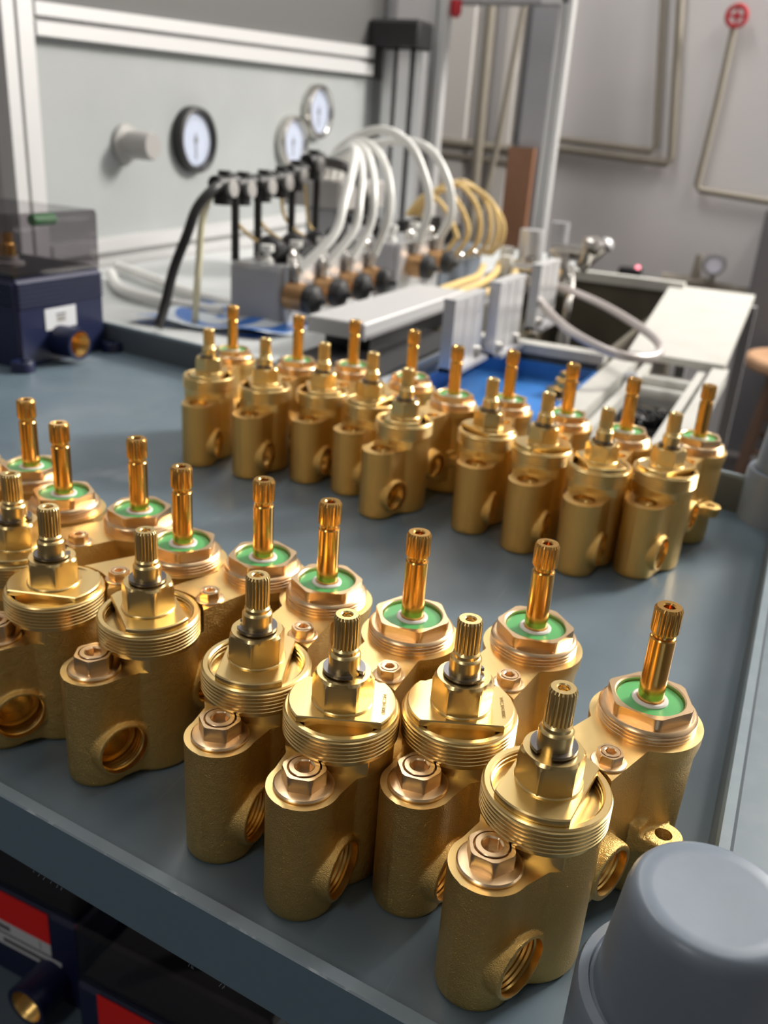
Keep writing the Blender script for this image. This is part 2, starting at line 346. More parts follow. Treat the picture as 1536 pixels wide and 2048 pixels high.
def valve_body():
    b = MB()
    b.lathe([(0, 0), (0.0142, 0), (0.0152, 0.0016), (0.0154, 0.066), (0, 0.066)], 48, (XL, 0, 0))
    b.prism([(XL-.003, -0.0146), (-0.0125, -0.0172), (0, -0.0174), (0, 0.0174), (-0.0125, 0.0172), (XL-.003, 0.0146)], 0.002, 0.066)
    b.lathe([(0, 0), (0.0215, 0), (0.0230, 0.0018), (0.0233, 0.070), (0, 0.070)], 64)
    b.prism([(0.0, -0.0150), (XR, -0.0125), (XR, 0.0150), (0.0, 0.0170)], 0.014, 0.0845)
    b.lathe([(0, 0), (0.0198, 0), (0.0210, 0.0015), (0.0222, 0.066), (0.0238, 0.0735), (0.0240, 0.0845), (0, 0.0845)], 64, (XR, 0, 0))
    b.lathe([(0, 0), (0.0152, 0), (0.0138, 0.0150), (0.0136, 0.0185), (0, 0.0185)], 48, (P1[0], 0, P1[1]), (0, -1, 0))
    b.lathe([(0, 0), (0.0140, 0), (0.0128, 0.020), (0.0124, 0.0215), (0, 0.0215)], 48, (P2[0], 0, P2[1]), (0, -1, 0))
    # lug: disc on a tapering arm
    b.lathe([(0, -0.009), (0.0070, -0.009), (0.0084, -0.001), (0.0078, 0), (0, 0)], 32, LUG)
    b.prism([(LUG[0]-.0080, LUG[1]), (LUG[0]+.0080, LUG[1]), (LUG[0]+.011, -.010), (LUG[0]-.011, -.010)], LUG[2]-.0085, LUG[2]-.0006)
    b.prism([(LUG[0]-.0095, -.0172), (LUG[0]+.0105, -.0172), (LUG[0]+.012, -.010), (LUG[0]-.012, -.010)], LUG[2]-.010, LUG[2]+.004)
    # casting seam along the lobe's nose and the rear
    b.box((XL-0.0157, -0.0005, 0.004), (XL-0.0145, 0.0006, 0.062))
    me = b.mesh('raw', M['cast']); o = put('raw', me)
    r = o.modifiers.new('r', 'REMESH'); r.mode = 'VOXEL'; r.voxel_size = 0.00065; r.use_smooth_shade = True
    s = o.modifiers.new('s', 'SMOOTH'); s.factor = 0.5; s.iterations = 7
    cuts = []
    def cut(mb, nm):
        c = put(nm, mb.mesh(nm, M['brass'])); cuts.append(c)
        q = o.modifiers.new(nm, 'BOOLEAN'); q.operation = 'DIFFERENCE'; q.solver = 'EXACT'; q.object = c
    # milled pocket over the front lobe, leaving a neck below the collar
    rn, xc = 0.0353, 0.0168                 # shallow arc that runs out into points on the main cylinder
    arc = [(xc - math.sqrt(rn*rn-y*y), y) for y in [-.030+.060*k/40 for k in range(41)]]
    cut(MB().prism([(-0.07, 0.030), (-0.07, -0.030)] + arc, ZT, 0.072), 'c0')
    # foot of the collar and the relief beside it
    cut(MB().lathe([(0, ZR), (0.0262, ZR), (0.0262, 0.10), (0, 0.10)], 96), 'c1')
    cut(MB().box((-0.03, -0.05, ZB), (0.12, 0.05, 0.11)), 'c2')
    # threaded port bores
    def threaded(r, depth, pitch, lead, r2):
        pr = [(0, lead), (r+0.0006, lead), (r+0.0006, -0.0030), (r, -0.0036)]; z = -0.0036
        while z - pitch > -depth: pr += [(r+0.0004, z-pitch*.5), (r, z-pitch)]; z -= pitch
        return pr + [(r, -depth), (r2, -depth), (r2, -depth-0.006), (0, -depth-0.006)]
    cut(MB().lathe([(r, z) for r, z in threaded(0.0115, 0.012, 0.0018, 0.01, 0.0092)], 56, (P1[0], -0.0185, P1[1]), (0, -1, 0)), 'c3')
    cut(MB().lathe([(r, z) for r, z in threaded(0.0094, 0.010, 0.0017, 0.01, 0.008)], 48, (P2[0], -0.0212, P2[1]), (0, -1, 0)), 'c4')
    cut(MB().lathe(threaded(0.0080, 0.012, 0.0016, 0.02, 0.006), 48, (XL, 0, ZT)), 'c5')
    cut(MB().lathe(threaded(0.0048, 0.010, 0.0013, 0.02, 0.003), 32, (0.0310, -0.0068, ZB)), 'c6')
    cut(MB().lathe([(0, -0.02), (0.0037, -0.02), (0.0037, 0.02), (0, 0.02)], 24, LUG), 'c7')
    dg = bpy.context.evaluated_depsgraph_get()
    me = bpy.data.meshes.new_from_object(o.evaluated_get(dg)); me.name = 'valve_body'
    for x in [o] + cuts: bpy.data.objects.remove(x)
    me.materials.clear()
    for k in ('cast', 'face', 'bore'): me.materials.append(M[k])
    idx = []
    for p in me.polygons:
        c, n = p.center, p.normal; k = 0
        if n.z > 0.97 and (abs(c.z-ZT) < 1e-4 or abs(c.z-ZB) < 1e-4 or abs(c.z-ZR) < 1e-4): k = 1
        elif c.z > ZT+1e-5 and c.z < ZR and abs(math.hypot(c.x-0.0168, c.y)-0.0353) < 2e-4: k = 1
        elif math.hypot(c.x-P1[0], c.z-P1[1]) < 0.0123 and c.y < -0.0005: k = 2
        elif math.hypot(c.x-P2[0], c.z-P2[1]) < 0.0102 and c.y < -0.0045: k = 2
        elif math.hypot(c.x-XL, c.y) < 0.0089 and c.z > 0.038: k = 2
        elif math.hypot(c.x-0.0310, c.y+0.0068) < 0.0056 and c.z > 0.06: k = 2
        idx.append(k)
    me.polygons.foreach_set('material_index', idx)
    me.polygons.foreach_set('use_smooth', [True]*len(me.polygons))
    me.set_sharp_from_angle(angle=math.radians(38)); me.update()
    return me

def hexrf(af, ph=0.0, chamfer=None):
    a = af/2
    def f(t, r, z):
        q = (t - ph) % (PI/3)
        if q > PI/6: q -= PI/3
        return min(r, a/math.cos(q))
    return f

V = {}
V['body'] = valve_body()
# collar with external thread and an open well
pr = [(0.0215, 0.0655), (0.0236, 0.0655), (0.0236, 0.0668), (0.0243, 0.0672)]
z = 0.0675
for k in range(6): pr += [(0.0247, z), (0.0247, z+0.0007), (0.0239, z+0.0012), (0.0239, z+0.0014)]; z += 0.00178
pr += [(0.0243, 0.0782), (0.0237, 0.0788), (0.0217, 0.0788), (0.0210, 0.0782), (0.0210, 0.0772), (0.0206, 0.0770), (0.0206, 0.0763), (0.0209, 0.0761), (0.0209, 0.0753), (0.0204, 0.0750), (0.0204, 0.0738), (0, 0.0738)]
V['collar'] = MB().lathe([(0, 0.0655)] + pr, 96).mesh('threaded_collar', M['brass'], 40)
# bonnet: plate with two flats on a narrower key block, then a chamfered hexagon
def flatted(r, flat, n=72):
    out = []
    for k in range(n):
        a = 2*PI*k/n; x, y = r*math.cos(a), r*math.sin(a); out.append((max(-flat, min(flat, x)), y))
    return out
bn = MB()
bn.prism(flatted(0.0198, 0.0136), 0.0738, 0.0789)
pl = flatted(0.0227, 0.0146); pl2 = [(x*.975, y*.975) for x, y in pl]
nn = len(pl)
vs = [(x, y, 0.0789) for x, y in pl] + [(x, y, 0.0812) for x, y in pl] + [(x, y, 0.0817) for x, y in pl2]
fs = [tuple(range(nn-1, -1, -1)), tuple(range(2*nn, 3*nn))]
for q in range(2): fs += [(q*nn+i, q*nn+(i+1) % nn, (q+1)*nn+(i+1) % nn, (q+1)*nn+i) for i in range(nn)]
bn.add(vs, fs)
bn.lathe([(0, 0.0812), (0.0130, 0.0812), (0.0130, 0.0822), (0.0126, 0.0826), (0, 0.0826)], 64)
bn.lathe([(0, 0.082), (0.0134, 0.082), (0.0134, 0.0932), (0.0122, 0.0946), (0.0112, 0.0957), (0.0080, 0.0957), (0, 0.0957)], 144, rf=hexrf(0.0224))
V['bonnet'] = bn.mesh('bonnet', M['brass'], 24)
# retaining clip (open ring)
cl = MB(); A0, A1, n = 0.35, 2*PI-0.35, 44
vs = []
for k in range(n+1):
    a = A0+(A1-A0)*k/n; ro = 0.0088; ri = 0.0064
    for (r, zz) in ((ri, 0.0964), (ro, 0.0964), (ro, 0.0978), (ri, 0.0978)): vs.append((r*math.cos(a), r*math.sin(a), zz))
fs = [(0,1,2,3), (n*4+3, n*4+2, n*4+1, n*4)]
for k in range(n):
    for q in range(4): fs.append((k*4+q, k*4+4+q, k*4+4+(q+1) % 4, k*4+(q+1) % 4))
V['clip'] = cl.add(vs, fs).mesh('retaining_clip', M['clip'], 40)
# splined spindle of the thermostatic cartridge
def splined(r, nt, depth):
    def f(t, rr, z):
        if rr < r*0.86: return rr
        ph = (t*nt/(2*PI)) % 1.0; tri = 1-abs(2*ph-1)
        return min(rr, r-depth + depth*min(1, tri*1.5))
    return f
sp = MB()
sp.lathe([(0, 0.0945), (0.0066, 0.0945), (0.0066, 0.1040), (0.0061, 0.1048), (0.0056, 0.1052), (0.0056, 0.1066), (0.0044, 0.1080), (0, 0.1080)], 48)
sp.lathe([(0, 0.1065), (0.0045, 0.1066), (0.0053, 0.1080), (0.0053, 0.1212), (0.0046, 0.1222), (0.0026, 0.1222), (0.0021, 0.1217), (0.0023, 0.1209), (0.0020, 0.1203), (0.0023, 0.1196), (0.0020, 0.1189), (0.0020, 0.116), (0, 0.116)], 160, rf=splined(0.0053, 20, 0.0008))
V['spindle'] = sp.mesh('splined_spindle', M['brass'], 30)
# rear diverter nut
pr = [(0, 0.077), (0.0203, 0.0778)]; z = 0.0780
for k in range(3): pr += [(0.0207, z), (0.0207, z+0.0006), (0.0200, z+0.0011), (0.0200, z+0.0013)]; z += 0.0016
pr += [(0.0206, 0.0829), (0.0203, 0.0834), (0.0192, 0.0842), (0, 0.0842)]
nt_ = MB().lathe(pr, 96, (XR, 0, 0))
nt_.lathe([(0.0143, 0.0835), (0.0182, 0.0838), (0.0182, 0.0891), (0.0180, 0.0894), (0.0149, 0.0894), (0.0143, 0.0889), (0.0143, 0.0835)], 144, (XR, 0, 0), rf=hexrf(0.0325))
V['nut'] = nt_.mesh('diverter_nut', M['plug'], 24)
V['seal'] = MB().lathe([(0, 0.0838), (0.0143, 0.0838), (0.0143, 0.0868), (0.0137, 0.0874), (0.0070, 0.0874), (0, 0.0874)], 64, (XR, 0, 0)).mesh('green_seal', M['green'], 40)
V['bush'] = MB().lathe([(0, 0.0870), (0.0076, 0.0870), (0.0076, 0.0879), (0.0070, 0.0885), (0.0058, 0.0885), (0.0055, 0.0880), (0, 0.0880)], 48, (XR, 0, 0)).mesh('white_bush', M['white'], 40)
st = MB()
st.lathe([(0, 0.087), (0.0054, 0.087), (0.0054, 0.1176), (0.0050, 0.1182), (0.0044, 0.1184), (0.0044, 0.1200), (0, 0.1200)], 48, (XR, 0, 0))
st.lathe([(0, 0.1196), (0.0050, 0.1198), (0.0058, 0.1210), (0.0058, 0.1308), (0.0050, 0.1321), (0.0028, 0.1321), (0.0023, 0.1315), (0.0023, 0.127), (0, 0.127)], 120, (XR, 0, 0), rf=splined(0.0058, 20, 0.00055))
V['stem'] = st.mesh('diverter_stem', M['amber'], 30)
# port plug: flange, hexagon and inset hexagon socket screw
def plug(s, c):
    b = MB(); c = Vector(c)
    S = lambda L: [(r*s, z*s) for r, z in L]
    b.lathe(S([(0, 0), (0.0121, 0), (0.0124, 0.0004), (0.0124, 0.0010), (0.0118, 0.0016), (0.0097, 0.0021), (0, 0.0021)]), 56, c)
    b.lathe(S([(0, 0.0018), (0.0094, 0.0018), (0.0094, 0.0080), (0.0088, 0.0088), (0.0070, 0.0088), (0.0070, 0.0066), (0.0063, 0.0066), (0.0063, 0.0090), (0.0061, 0.0092)]), 96, c, rf=hexrf(0.0162*s, ph=.3))
    b.lathe(S([(0.0061, 0.0092), (0.0042, 0.0092), (0.0039, 0.0088), (0.0039, 0.0052), (0.0012, 0.0052), (0.0008, 0.0042), (0, 0.0040)]), 96, c, rf=lambda a, r, z: min(r, 0.0034*s/math.cos(((a) % (PI/3)) - PI/6)) if r < 0.00395*s else r)
    return b
V['plug'] = plug(1.0, (XL, 0, ZT)).mesh('port_plug', M['plug'], 26)
V['bplug'] = plug(0.58, (0.0310, -0.0068, ZB)).mesh('bridge_plug', M['plug'], 26)
# engraved code on the bonnet plate
cu = bpy.data.curves.new('code', 'FONT'); cu.body = 'WKC384180801'; cu.size = 0.0022; cu.align_x = 'CENTER'; cu.extrude = 0.00004
to = bpy.data.objects.new('code', cu); C.objects.link(to)
dg = bpy.context.evaluated_depsgraph_get()
cm = bpy.data.meshes.new_from_object(to.evaluated_get(dg)); bpy.data.objects.remove(to)
cm.transform(Matrix.Translation((-0.0015, -0.0168, 0.08176)) @ Matrix.Rotation(PI, 4, 'Z') @ Matrix.Rotation(0, 4, 'Z'))
cm.materials.clear(); cm.materials.append(M['engrave']); cm.name = 'engraved_code'

def valve(x, y, th, bon, clip, nutrot, label, group, plugs=True, code=False):
    t = thing('shower_valve', label, 'valve', (x, y, 0), math.radians(th), group)
    put('body', V['body'], t)
    put('threaded_collar', V['collar'], t)
    # bonnet's local x is the normal of its flats; bon is the world direction of that normal
    rel = math.radians(bon - th)
    b = put('bonnet', V['bonnet'], t); b.rotation_euler.z = rel
    if code: c = put('engraved_code', cm, b)
    c = put('retaining_clip', V['clip'], t); c.rotation_euler.z = math.radians(clip - th)
    s = put('splined_spindle', V['spindle'], t); s.rotation_euler.z = rel*.37
    n = put('diverter_nut', V['nut'], t)
    # turn the nut about its own axis
    R = Matrix.Rotation(math.radians(nutrot), 4, 'Z'); T = Matrix.Translation((XR, 0, 0)); n.matrix_local = T @ R @ T.inverted()
    g = put('green_seal', V['seal'], t); put('white_bush', V['bush'], t)
    put('diverter_stem', V['stem'], t)
    if plugs: put('port_plug', V['plug'], t); put('bridge_plug', V['bplug'], t)
    return t
FG = 'plugged brass valves in the front row'; BG = 'open brass valves in the back row'
front = [
 (-0.0472, 0.2784, 68.7, -4, -100, 12, 'brass valve nearest the camera, right end of front row, beside the near grey post', False),
 (-0.0934, 0.3073, 80.5, 113, 20, 25, 'front row brass valve second from the right, bonnet flat facing the camera', True),
 (-0.1376, 0.2841, 89.3, 112, -20, 5, 'front row brass valve third from the right, clip gap turned to the right', True),
 (-0.1860, 0.2938, 92.2, 21, 200, 25, 'front row brass valve fourth from the right, its side port half hidden by its neighbour', False),
 (-0.2547, 0.3044, 70.4, 232, 120, 0, 'brass valve standing apart at the left front, its threaded port showing whole', False),
 (-0.3106, 0.3003, 61.0, -71, 60, 28, 'front row brass valve whose round port is cut by the left picture edge', False),
 (-0.3583, 0.3226, 61.5, 20, 0, 10, 'front row brass valve with its spindle at the left edge of the picture', False),
 (-0.4273, 0.3297, 45.0, 40, 0, 12, 'front group brass valve of which only the second stem from the left shows', False),
 (-0.4763, 0.3527, 45.0, 10, 0, 20, 'front group brass valve of which only the leftmost tall stem shows', False),
 (-0.5300, 0.3500, 42.0, 10, 0, 20, 'brass valve at the far left, only the blurred edge of its rear nut in view', False)]
for (x, y, th, bon, clip, nr, lab, code) in front: valve(x, y, th, bon, clip, nr, lab, FG, True, code)
back = [
 (-0.4957, 0.6925, 105.7, 20, 'back row brass valve at the left end, nearest the navy box'),
 (-0.4345, 0.6941, 95.0, 40, 'back row brass valve second from the left'),
 (-0.3844, 0.7144, 93.9, 35, 'back row brass valve third from the left'),
 (-0.3331, 0.7105, 82.9, 0, 'back row brass valve fourth from the left, half hidden behind the one pulled forward'),
 (-0.2846, 0.6772, 75.4, 15, 'back row brass valve pulled forward in the middle, second port visible beside it'),
 (-0.2153, 0.6928, 95.0, 60, 'back row brass valve fourth from the right, before the blue tray'),
 (-0.1646, 0.6803, 89.6, -50, 'back row brass valve third from the right, dark slot beside its bonnet'),
 (-0.1144, 0.6646, 86.3, 30, 'back row brass valve second from the right, before the black wire tangle'),
 (-0.0680, 0.6861, 78.0, -30, 'back row brass valve at the right end, nearest the far grey post')]
for i, (x, y, th, bon, lab) in enumerate(back): valve(x, y, th, bon, 30*i, 7*i, lab, BG, False, False)

# ------------------------------------------------------------------ navy rough-in boxes with smoked covers
def rough_box(name, label, loc, rz, hn, hc, w=0.17, d=0.165, py=0.085, pz=0.022, sticker=False, feet=True):
    t = thing(name, label, 'box', loc, rz, 'navy boxes with smoked covers')
    b = MB(); b.bbox((-d, 0, 0.0), (0, w, hn-0.003), 0.004); b.box((-d+.004, .004, hn-.003), (-.004, w-.004, hn)).build('housing', M['navy'], t)
    nr = 11
    for k in range(nr):
        z = hn - 0.008 - k*0.0054
        if z < 0.072 or sticker: break
        MB().box((-d+.004, -0.0028, z-.0012), (-.0035, 0.0004, z+.0012)).box((-0.0004, .0035, z-.0012), (0.0028, w-.004, z+.0012)).build('rib', M['navy'], t)
    p = MB().lathe([(r*1.2, z) for r, z in ((0.0150, 0), (0.0165, 0.0), (0.0165, 0.033), (0.0172, 0.034), (0.0172, 0.037), (0.0136, 0.037), (0.0136, 0.002), (0.0150, 0))], 40, (-0.002, py, pz+.004), (1, 0, 0)).build('port', M['navy'], t)
    pr = [(0.0136, 0.0368)]; zz = 0.034
    while zz > 0.014: pr += [(0.0124, zz), (0.0130, zz-.001)]; zz -= .002
    MB().lathe([(r*1.2, z) for r, z in pr + [(0.0118, 0.012), (0.0100, 0.008), (0, 0.008)]], 40, (-0.002, py, pz+.004), (1, 0, 0)).build('brass_bore', M['bore'], p)
    if sticker:
        MB().box((0.0, 0.024, hn-0.040), (0.0006, w-0.033, hn-0.004)).build('red_label', M['red'], t)
        q = MB().box((0.0, 0.024, hn-0.054), (0.0006, w-0.033, hn-0.040)).build('white_label', M['label'], t)
        for k, (a, c_) in enumerate(((0.027, .057), (0.067, .087), (.092, .110))): MB().box((0.0005, a, hn-.050), (0.0008, c_, hn-.0445)).build('print_line', M['print'], q)
        MB().box((0.0005, w-.046, hn-.052), (0.0008, w-.0452, hn-.042)).build('print_line', M['print'], q)
        q = MB().box((0.0, 0.085, hn-0.070), (0.0006, w-0.022, hn-0.057)).build('small_label', M['label'], t)
        MB().box((0.0005, 0.100, hn-.066), (0.0008, w-.035, hn-.061)).build('print_line', M['print'], q)
    else:
        q = MB().bbox((0.0, 0.043, 0.0415), (0.0014, 0.098, 0.068), 0.0006).build('name_plate', M['label'], t)
        MB().box((0.0013, 0.062, 0.0585), (0.0017, 0.079, 0.0608)).build('print_line', M['print'], q)
        MB().box((0.0013, 0.063, 0.050), (0.0016, 0.078, 0.057)).build('print_block', M['padwhite'], q)
    if feet:
        for (fx, fy) in ((0.008, -0.006), (0.016, w-0.006), (-d-.008, -.006), (-d-.010, w-.006)):
            MB().lathe([(0, 0), (0.0145, 0), (0.0145, 0.010), (0.0130, 0.013), (0.0070, 0.013), (0.0065, 0.006), (0, 0.006)], 28, (fx, fy, 0)).build('foot', M['navy'], t)
    # dark works under the cover
    MB().box((-d+.006, .006, hn-0.002), (-.006, w-.006, hn+0.003)).build('inner_deck', M['dark'], t)
    s = MB().lathe([(0, 0), (0.019, 0), (0.019, 0.004), (0.012, 0.005), (0.012, 0.012), (0, 0.012)], 32, (-d*.45, w*.42, hn+.003)).build('washer', M['padwhite'], t)
    MB().lathe([(0, .012), (.010, .012), (.010, .026), (.007, .028), (.007, .040), (0, .040)], 24, (-d*.45, w*.42, hn+.003)).build('spindle', M['amber'], t)
    MB().lathe([(0, 0), (.016, 0), (.016, .02), (.009, .022), (.009, .035), (0, .035)], 24, (-d*.75, w*.2, hn+.003)).build('inner_valve', M['bore'], t)
    # hollow cover: outer and inner shell
    cv = MB(); cv.bbox((-d+.001, .001, hn), (-.001, w-.001, hn+hc), 0.004)
    cv.f = cv.f[1:]; cv.mi = cv.mi[1:]
    cv.build('smoked_cover', M['smoke'], t)
    if not sticker:
        MB().tube([(-.03, w*.42, hn+hc-.012), (-.03, w*.66, hn+hc-.012)], 0.007, 12, 4).build('level_vial', M['green'], t)
    return t
rough_box('rough_in_box', 'navy plastic box with smoked cover standing on the tray at the left', (-0.862, 0.811, 0), 0.0, 0.110, 0.074, w=0.153, py=0.066)
rough_box('rough_in_box', 'navy box on the lower shelf at the far left, brass port pointing out', (-0.640, 0.425, -0.452), -PI/2, 0.105, 0.068, w=0.192, py=0.160, sticker=True, feet=False)
rough_box('rough_in_box', 'navy box on the lower shelf, right of the first, mostly under the tray edge', (-0.424, 0.395, -0.452), -PI/2, 0.088, 0.060, w=0.192, py=0.160, sticker=True, feet=False)

# ------------------------------------------------------------------ test rig behind the cart
rig = thing('test_rig_table', 'white topped rig table behind the cart, carrying manifolds and hoses', 'table', (-0.9, 2.0, -0.80))
def rel(o, root): 
    o.location = tuple(-v for v in root.location); return o
def part(mb, name, m_, root, sharp=32): return rel(mb.build(name, m_, root, sharp), root)
part(MB().prism([(-1.365, 1.045), (-0.485, 1.045), (-0.485, 1.412), (-0.605, 1.412), (-0.605, 2.79), (-1.365, 2.79)], -0.03, -0.002), 'table_top', M['rigtop'], rig)
for (x, y) in ((-1.33, 1.17), (-0.52, 1.17), (-1.33, 2.74), (-0.64, 2.74)):
    part(MB().box((x-.02, y-.02, -0.80), (x+.02, y+.02, -0.03)), 'leg', M['aluw'], rig)

pan = thing('instrument_board', 'tall grey instrument panel in a white aluminium frame, left background', 'board', (-1.41, 2.1, -0.80))
part(MB().box((-1.425, 1.38, -0.80), (-1.405, 2.925, 1.3)), 'sheet', M['panel'], pan)
def rail(y0, y1, za0, zb0, za1, zb1, x=-1.405, t=0.03):
    # aluminium extrusion with a lengthwise groove: two lips and a recessed web
    def seg(f0, f1, tt):
        a0, a1 = za0+(zb0-za0)*f0, za0+(zb0-za0)*f1; b0, b1 = za1+(zb1-za1)*f0, za1+(zb1-za1)*f1
        vs = [(x, y0, a0), (x+tt, y0, a0), (x+tt, y0, a1), (x, y0, a1), (x, y1, b0), (x+tt, y1, b0), (x+tt, y1, b1), (x, y1, b1)]
        return vs, [(0,1,2,3), (7,6,5,4), (0,4,5,1), (1,5,6,2), (2,6,7,3), (3,7,4,0)]
    b = MB()
    for (f0, f1, tt) in ((0, .42, t), (.42, .6, t*.45), (.6, 1, t)): b.add(*seg(f0, f1, tt))
    return b
part(rail(1.40, 2.80, 0.425, 0.480, 0.466, 0.545), 'rail', M['aluw'], pan)
part(rail(1.40, 2.80, -0.016, 0.050, 0.010, 0.078), 'rail', M['aluw'], pan)
po = MB()
for (y0, y1, tt) in ((1.315, 1.343, .035), (1.343, 1.351, .016), (1.351, 1.388, .035)): po.box((-1.405, y0, -0.8), (-1.405+tt, y1, 1.3))
part(po, 'post', M['aluw'], pan)
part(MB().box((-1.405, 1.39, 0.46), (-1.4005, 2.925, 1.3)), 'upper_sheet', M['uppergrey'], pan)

def gauge(y, z, r, bez, label):
    t = thing('pressure_gauge', label, 'gauge', (-1.404, y, z), 0, 'dial gauges on the panel')
    k = r
    MB().lathe([(0, 0), (k*1.0, 0), (k*1.0, .018), (k*.97, .024), (k*.86, .026), (k*.80, .020), (k*.78, .012), (0, .012)], 56, (0, 0, 0), (1, 0, 0)).build('bezel', bez, t, 40)
    MB().lathe([(0, .0122), (k*.77, .0122), (k*.77, .0132), (0, .0132)], 48, (0, 0, 0), (1, 0, 0)).build('dial', M['dial'], t)
    tk = MB()
    for q in range(21):
        a = math.radians(-45 + 270*q/20); c_, s_ = math.cos(a), math.sin(a)
        for (f0, f1, wd) in ((.60, .70, .012),):
            u = Vector((0, c_, s_)); v = Vector((0, -s_, c_))
            tk.add([u*k*f0+v*k*wd+Vector((.0136, 0, 0)), u*k*f1+v*k*wd+Vector((.0136, 0, 0)), u*k*f1-v*k*wd+Vector((.0136, 0, 0)), u*k*f0-v*k*wd+Vector((.0136, 0, 0))], [(0, 1, 2, 3)])
    tk.build('tick_marks', M['print'], t)
    MB().box((.0140, -k*.03, -k*.55), (.0150, k*.03, k*.2)).lathe([(0, .0135), (k*.09, .0135), (k*.09, .016), (0, .016)], 16, (0, 0, 0), (1, 0, 0)).build('needle', M['padwhite'], t)
    MB().lathe([(0, .0205), (k*.80, .0205), (k*.80, .0215), (0, .0215)], 48, (0, 0, 0), (1, 0, 0)).build('glass', M['glass'], t)
gauge(1.898, 0.257, 0.074, M['black'], 'black rimmed round dial gauge, left on the grey panel')
gauge(2.350, 0.262, 0.070, M['steel'], 'steel rimmed dial gauge just above the black fittings')
gauge(2.490, 0.347, 0.073, M['steel'], 'steel rimmed dial gauge highest and farthest right on the panel')
t = thing('regulator_knob', 'short grey knob sticking out of the panel left of the gauges', 'knob', (-1.404, 1.660, 0.243))
MB().lathe([(0, 0), (.040, 0), (.040, .008), (.028, .016), (.026, .030), (0, .030)], 32, (0, 0, 0), (1, 0, 0)).build('base', M['padwhite'], t)
MB().lathe([(0, .030), (.029, .030), (.029, .072), (.026, .078), (0, .078)], 32, (0, 0, 0), (1, 0, 0), rf=lambda a, r, z: r*(1-.03*(math.cos(12*a) > 0))).build('grip', M['padwhite'], t)

# pneumatic cylinder column and frame posts at the end of the rig
t = thing('pneumatic_actuator', 'upright grey actuator with a black cap beyond the white hoses', 'actuator', (-1.30, 2.95, -0.80))
part(MB().box((-1.385, 2.90, -0.8), (-1.235, 2.905, 0.56)), 'back_plate', M['darkcol'], t)
for (x0, x1, y) in ((-1.370, -1.335, 2.86), (-1.315, -1.275, 2.85), (-1.26, -1.235, 2.86)): part(MB().box((x0, y, -0.02), (x1, y+.04, 0.545)), 'guide_rod', M['alu'], t)
part(MB().bbox((-1.40, 2.80, 0.55), (-1.225, 2.91, 0.625), .01), 'end_cap', M['black'], t)
part(MB().box((-1.46, 2.93, -0.8), (-1.385, 2.97, 1.3)), 'side_column', M['greycol'], t)
t = thing('frame_post', 'white extruded aluminium post right of the actuator, leaning to the top', 'post', (-1.20, 3.0, -0.80), 0, 'white frame posts')
pb = MB()
for (x0, x1, yy) in ((-1.268, -1.247, 2.965), (-1.247, -1.238, 2.985), (-1.238, -1.212, 2.965)): pb.box((x0, yy, -0.8), (x1, 3.01, 1.3))
part(pb, 'extrusion', M['aluw'], t)
part(MB().box((-1.31, 2.97, 0.465), (-1.268, 3.0, 0.525)), 'bracket', M['aluw'], t)
t = thing('frame_post', 'white post with a grey column beside it, right of the brown board', 'post', (-0.8, 3.1, -0.80), 0, 'white frame posts')
pb = MB()
for (x0, x1, yy) in ((-0.868, -0.851, 3.02), (-0.851, -0.846, 3.035), (-0.846, -0.826, 3.02)): pb.box((x0, yy, -0.8), (x1, 3.06, 1.3))
part(pb, 'extrusion', M['aluw'], t)
t = thing('grey_column', 'grey sheet metal column behind the brown board', 'column', (-1.0, 3.35, -0.8))
part(MB().box((-1.010, 3.22, -0.8), (-0.905, 3.30, 1.3)), 'front_sheet', M['greymetal'], t)
part(MB().box((-1.045, 3.28, -0.8), (-1.010, 3.34, 1.3)), 'side_sheet', M['darkcol'], t)
t = thing('header_beam', 'grey beam across the top between the white posts', 'beam', (-1.05, 3.1, 0.74))
part(MB().box((-1.28, 3.02, 0.700), (-0.84, 3.10, 0.80)), 'beam', M['greycol'], t)
part(MB().box((-0.92, 3.0, 0.695), (-0.86, 3.02, 0.715)), 'bright_plate', M['alu'], t)
tag(MB().lathe([(0, 0), (.012, .004), (.018, .016), (.017, .05), (0, .05)], 20, (-1.195, 3.0, 0.652)).build('red_button', M['redwheel']), 'small red button at the top beside the white post', 'button')
tag(MB().box((-1.030, 3.18, -0.2), (-0.940, 3.21, 0.29)).build('brown_board', M['board']), 'narrow brown board leaning against the grey column', 'board')

# back wall: conduits, white strips, gauge
def wallpipe(pts, r, label, nm='conduit_pipe'):
    t = tag(MB().tube(pts, r, 12, 1).build(nm, M['pipe']), label, 'pipe', 'wall conduits'); return t
Yw = 3.955
wallpipe([(-1.20, Yw, .300), (-0.615, Yw, .268), (-0.605, Yw, .285), (-0.735, Yw, 1.35)], 0.016, 'outer loop of olive conduit on the back wall')
wallpipe([(-1.20, Yw, .335), (-0.685, Yw, .308), (-0.672, Yw, .325), (-0.80, Yw, 1.35)], 0.013, 'inner loop of olive conduit on the back wall')
wallpipe([(-0.10, Yw, .150), (-0.470, Yw, .178), (-0.487, Yw, .195), (-0.470, Yw, .5), (-0.462, Yw, .75)], 0.013, 'olive conduit dropping from the red hand wheel')
wallpipe([(-1.40, Yw-.07, .95), (-1.395, Yw-.07, .40), (-1.385, Yw-.07, -.45)], 0.022, 'thick upright pipe between the white wall strips')
wallpipe([(-1.62, Yw-.02, .285), (-1.09, Yw-.02, .268)], 0.022, 'upper horizontal pipe crossing behind the yellow tubes')
wallpipe([(-1.62, Yw-.02, .235), (-1.09, Yw-.02, .215)], 0.016, 'lower horizontal pipe crossing behind the yellow tubes')
wallpipe([(-1.17, Yw-.3, .95), (-1.23, Yw-.3, .30), (-1.29, Yw-.3, -.10)], 0.012, 'thin grey pipe slanting down past the white strips')
